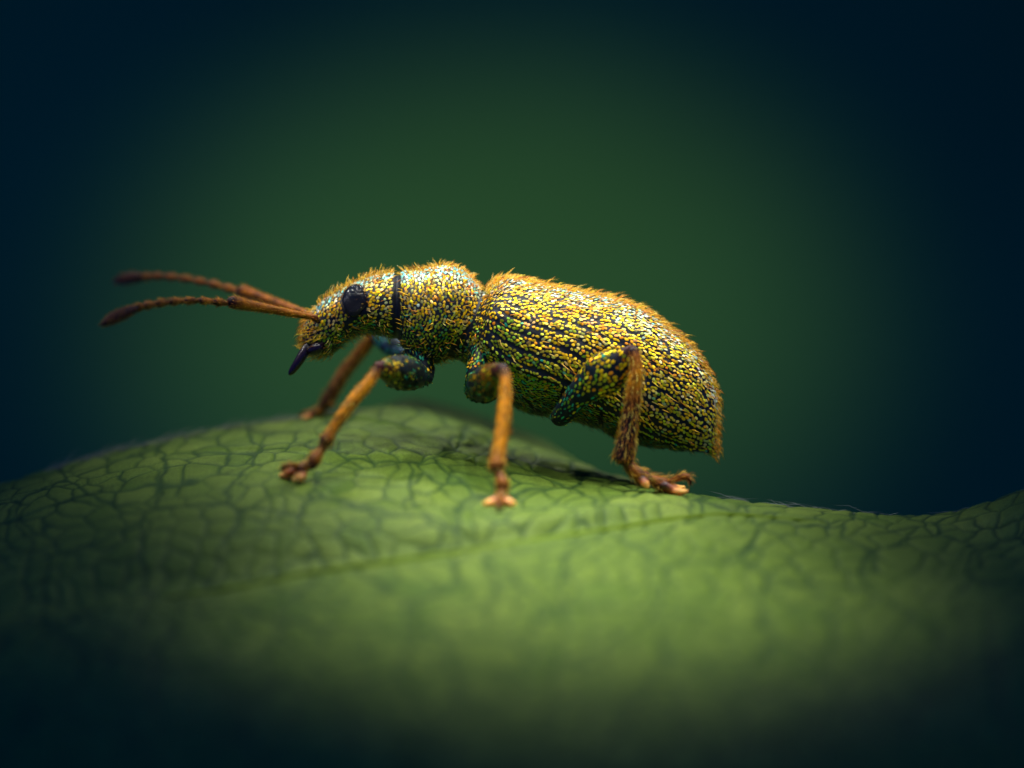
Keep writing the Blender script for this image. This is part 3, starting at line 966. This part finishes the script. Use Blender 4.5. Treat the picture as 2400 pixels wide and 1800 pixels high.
# near hind leg
make_leg([(1332, 940, -.075, 24), (1312, 976, -.10, 21), (1322, 968, -.125, 24), (1344, 940, -.145, 27), (1376, 908, -.16, 37), (1414, 878, -.172, 48), (1446, 856, -.18, 42), (1470, 836, -.188, 26), (1484, 822, -.192, 16)],
         [(1485, 824, -.196, 14), (1490, 848, -.202, 13), (1491, 876, -.205, 16), (1485, 920, -.206, 18.5), (1479, 962, -.205, 18.5), (1473, 1004, -.203, 19.5), (1466, 1046, -.20, 22), (1461, 1074, -.198, 24)],
         [[(1466, 1082, -.198, 10), (1480, 1098, -.197, 13), (1498, 1114, -.196, 18), (1514, 1126, -.195, 19)], [(1516, 1122, -.195, 10), (1532, 1126, -.194, 13), (1552, 1136, -.193, 18), (1562, 1142, -.192, 15)]],
         [([(1505, 1122, -.205, 10), (1512, 1134, -.21, 11), (1516, 1141, -.212, 7)], vfl(.8)), ([(1556, 1136, -.215, 12), (1576, 1149, -.21, 16), (1596, 1153, -.215, 15), (1608, 1151, -.215, 8)], vfl(.6)),
          ([(1556, 1136, -.175, 12), (1574, 1142, -.165, 15), (1590, 1144, -.16, 13), (1602, 1142, -.16, 7)], vfl(.6))],
         [[(1562, 1136, -.195, 7), (1580, 1124, -.196, 7), (1598, 1118, -.197, 8), (1610, 1118, -.198, 8), (1617, 1126, -.2, 5), (1618, 1136, -.2, 2.5)]],
         gold_pal, 34, fem_flat=((0, 1, 0), .62), hair_d=6.2, hair_L=17, bare=.6, big=2.4,
         fcol=ramp([(0, DK), (.8, DK), (.9, PURD), (1, PUR)]),
         tib_col=ramp([(0, PURD), (.1, AMB2 * .8), (.3, AMB * .9), (.48, AMB2 * .6), (.66, PURD), (1, PURD * .5)]))
# far mid and far hind legs, standing behind the near ones
make_leg([(1118, 868, .06, 24), (1116, 900, .09, 22), (1135, 896, .15, 34), (1160, 880, .22, 34), (1178, 866, .26, 16)],
         [(1180, 868, .262, 12), (1183, 900, .265, 13), (1184, 950, .268, 14), (1183, 985, .27, 15)],
         [[(1183, 985, .27, 8), (1185, 998, .272, 11), (1186, 1006, .274, 9)]],
         [([(1184, 1002, .27, 7), (1180, 1012, .268, 9), (1176, 1018, .266, 5)], vfl(.6)), ([(1188, 1002, .276, 7), (1192, 1012, .278, 9), (1195, 1018, .28, 5)], vfl(.6))], [], green_pal, 35)
make_leg([(1332, 940, .075, 24), (1314, 972, .10, 21), (1344, 940, .145, 27), (1414, 888, .165, 46), (1462, 850, .18, 28), (1478, 836, .185, 15)],
         [(1479, 838, .186, 13), (1482, 880, .17, 16), (1478, 960, .13, 18), (1470, 1040, .085, 20), (1464, 1072, .07, 20)],
         [[(1466, 1078, .068, 9), (1480, 1096, .05, 13), (1492, 1108, .035, 15)], [(1494, 1108, .03, 9), (1506, 1118, .015, 13)]],
         [([(1504, 1116, .015, 9), (1516, 1124, .0, 12), (1524, 1128, -.01, 7)], vfl(.6))], [], gold_pal, 36)


# ------------------------------------------------------------------ antennae
def make_antenna(scape, fun, radii, club, seed, cs):
    rnd = np.random.default_rng(seed)
    an = bpy.data.objects.new('antenna', None); C.objects.link(an); an.parent = weevil
    _, P, u_ = tube('scape', pts(scape), M_leg, an, wo, ramp([(0, PUR), (.12, PUR), (.3, cs), (.8, cs), (.95, PUR), (1, PURD)]), 8, 14)
    hs = [(P, u_)]
    fun = pts(fun)
    n = 7
    for k_ in range(n):
        a = k_ / n * (len(fun) - 1); b_ = (k_ + 1.12) / n * (len(fun) - 1)
        q = hermite(fun, np.linspace(a, min(b_, len(fun) - 1), 5))
        q[:, 3] = np.interp(np.linspace(0, 1, 5), [0, .25, .6, .88, 1], np.array([.45, .66, .95, 1.25, .7]) * radii[k_] * K)
        _, P, u_ = tube('funicle_segment', q, M_leg, an, wo, ramp([(0, PURD), (.4, cs * .75), (.8, cs * .8), (1, PURD)]), 4, 12)
        hs.append((P, u_))
    _, P, u_ = tube('club', pts(club), M_leg, an, wo, ramp([(0, PURD), (.3, PUR * .8), (1, PUR)]), 8, 14)
    hs.append((P, u_))
    leg_hairs(an, hs, 5.0, 9, rnd, [lin(220, 160, 40), lin(190, 110, 30)], .6)
    return an


make_antenna([(744, 752, -.042, 6), (736, 745, -.052, 8), (716, 740, -.062, 7.5), (680, 734, -.078, 9), (630, 724, -.10, 10.5), (580, 715, -.12, 13), (552, 709, -.133, 15.5), (540, 708, -.138, 12)],
             [(538, 712, -.138, 8), (500, 707, -.155, 8), (460, 705, -.172, 8), (420, 706, -.19, 8), (380, 710, -.21, 8), (345, 716, -.23, 8), (318, 722, -.245, 8)],
             [9, 8.5, 8.5, 8.5, 9, 9.5, 10],
             [(322, 721, -.243, 7), (308, 727, -.25, 11), (285, 737, -.262, 14), (262, 748, -.275, 13), (246, 757, -.285, 8), (238, 761, -.29, 4)], 41, lin(160, 96, 14))
make_antenna([(744, 750, .035, 6), (738, 742, .05, 8), (716, 734, .07, 8), (680, 722, .09, 10), (630, 704, .115, 11), (590, 690, .135, 13), (572, 684, .144, 16), (562, 683, .148, 12)],
             [(562, 684, .148, 8), (525, 673, .17, 8), (485, 663, .19, 8), (445, 655, .21, 8), (405, 650, .23, 8), (368, 648, .25, 8), (336, 650, .265, 8)],
             [9.5, 9, 8.5, 8.5, 9, 9.5, 10],
             [(340, 650, .263, 7), (325, 651, .27, 12), (305, 653, .28, 14), (288, 656, .29, 13), (276, 659, .297, 8), (270, 661, .30, 4)], 42, lin(160, 88, 14))
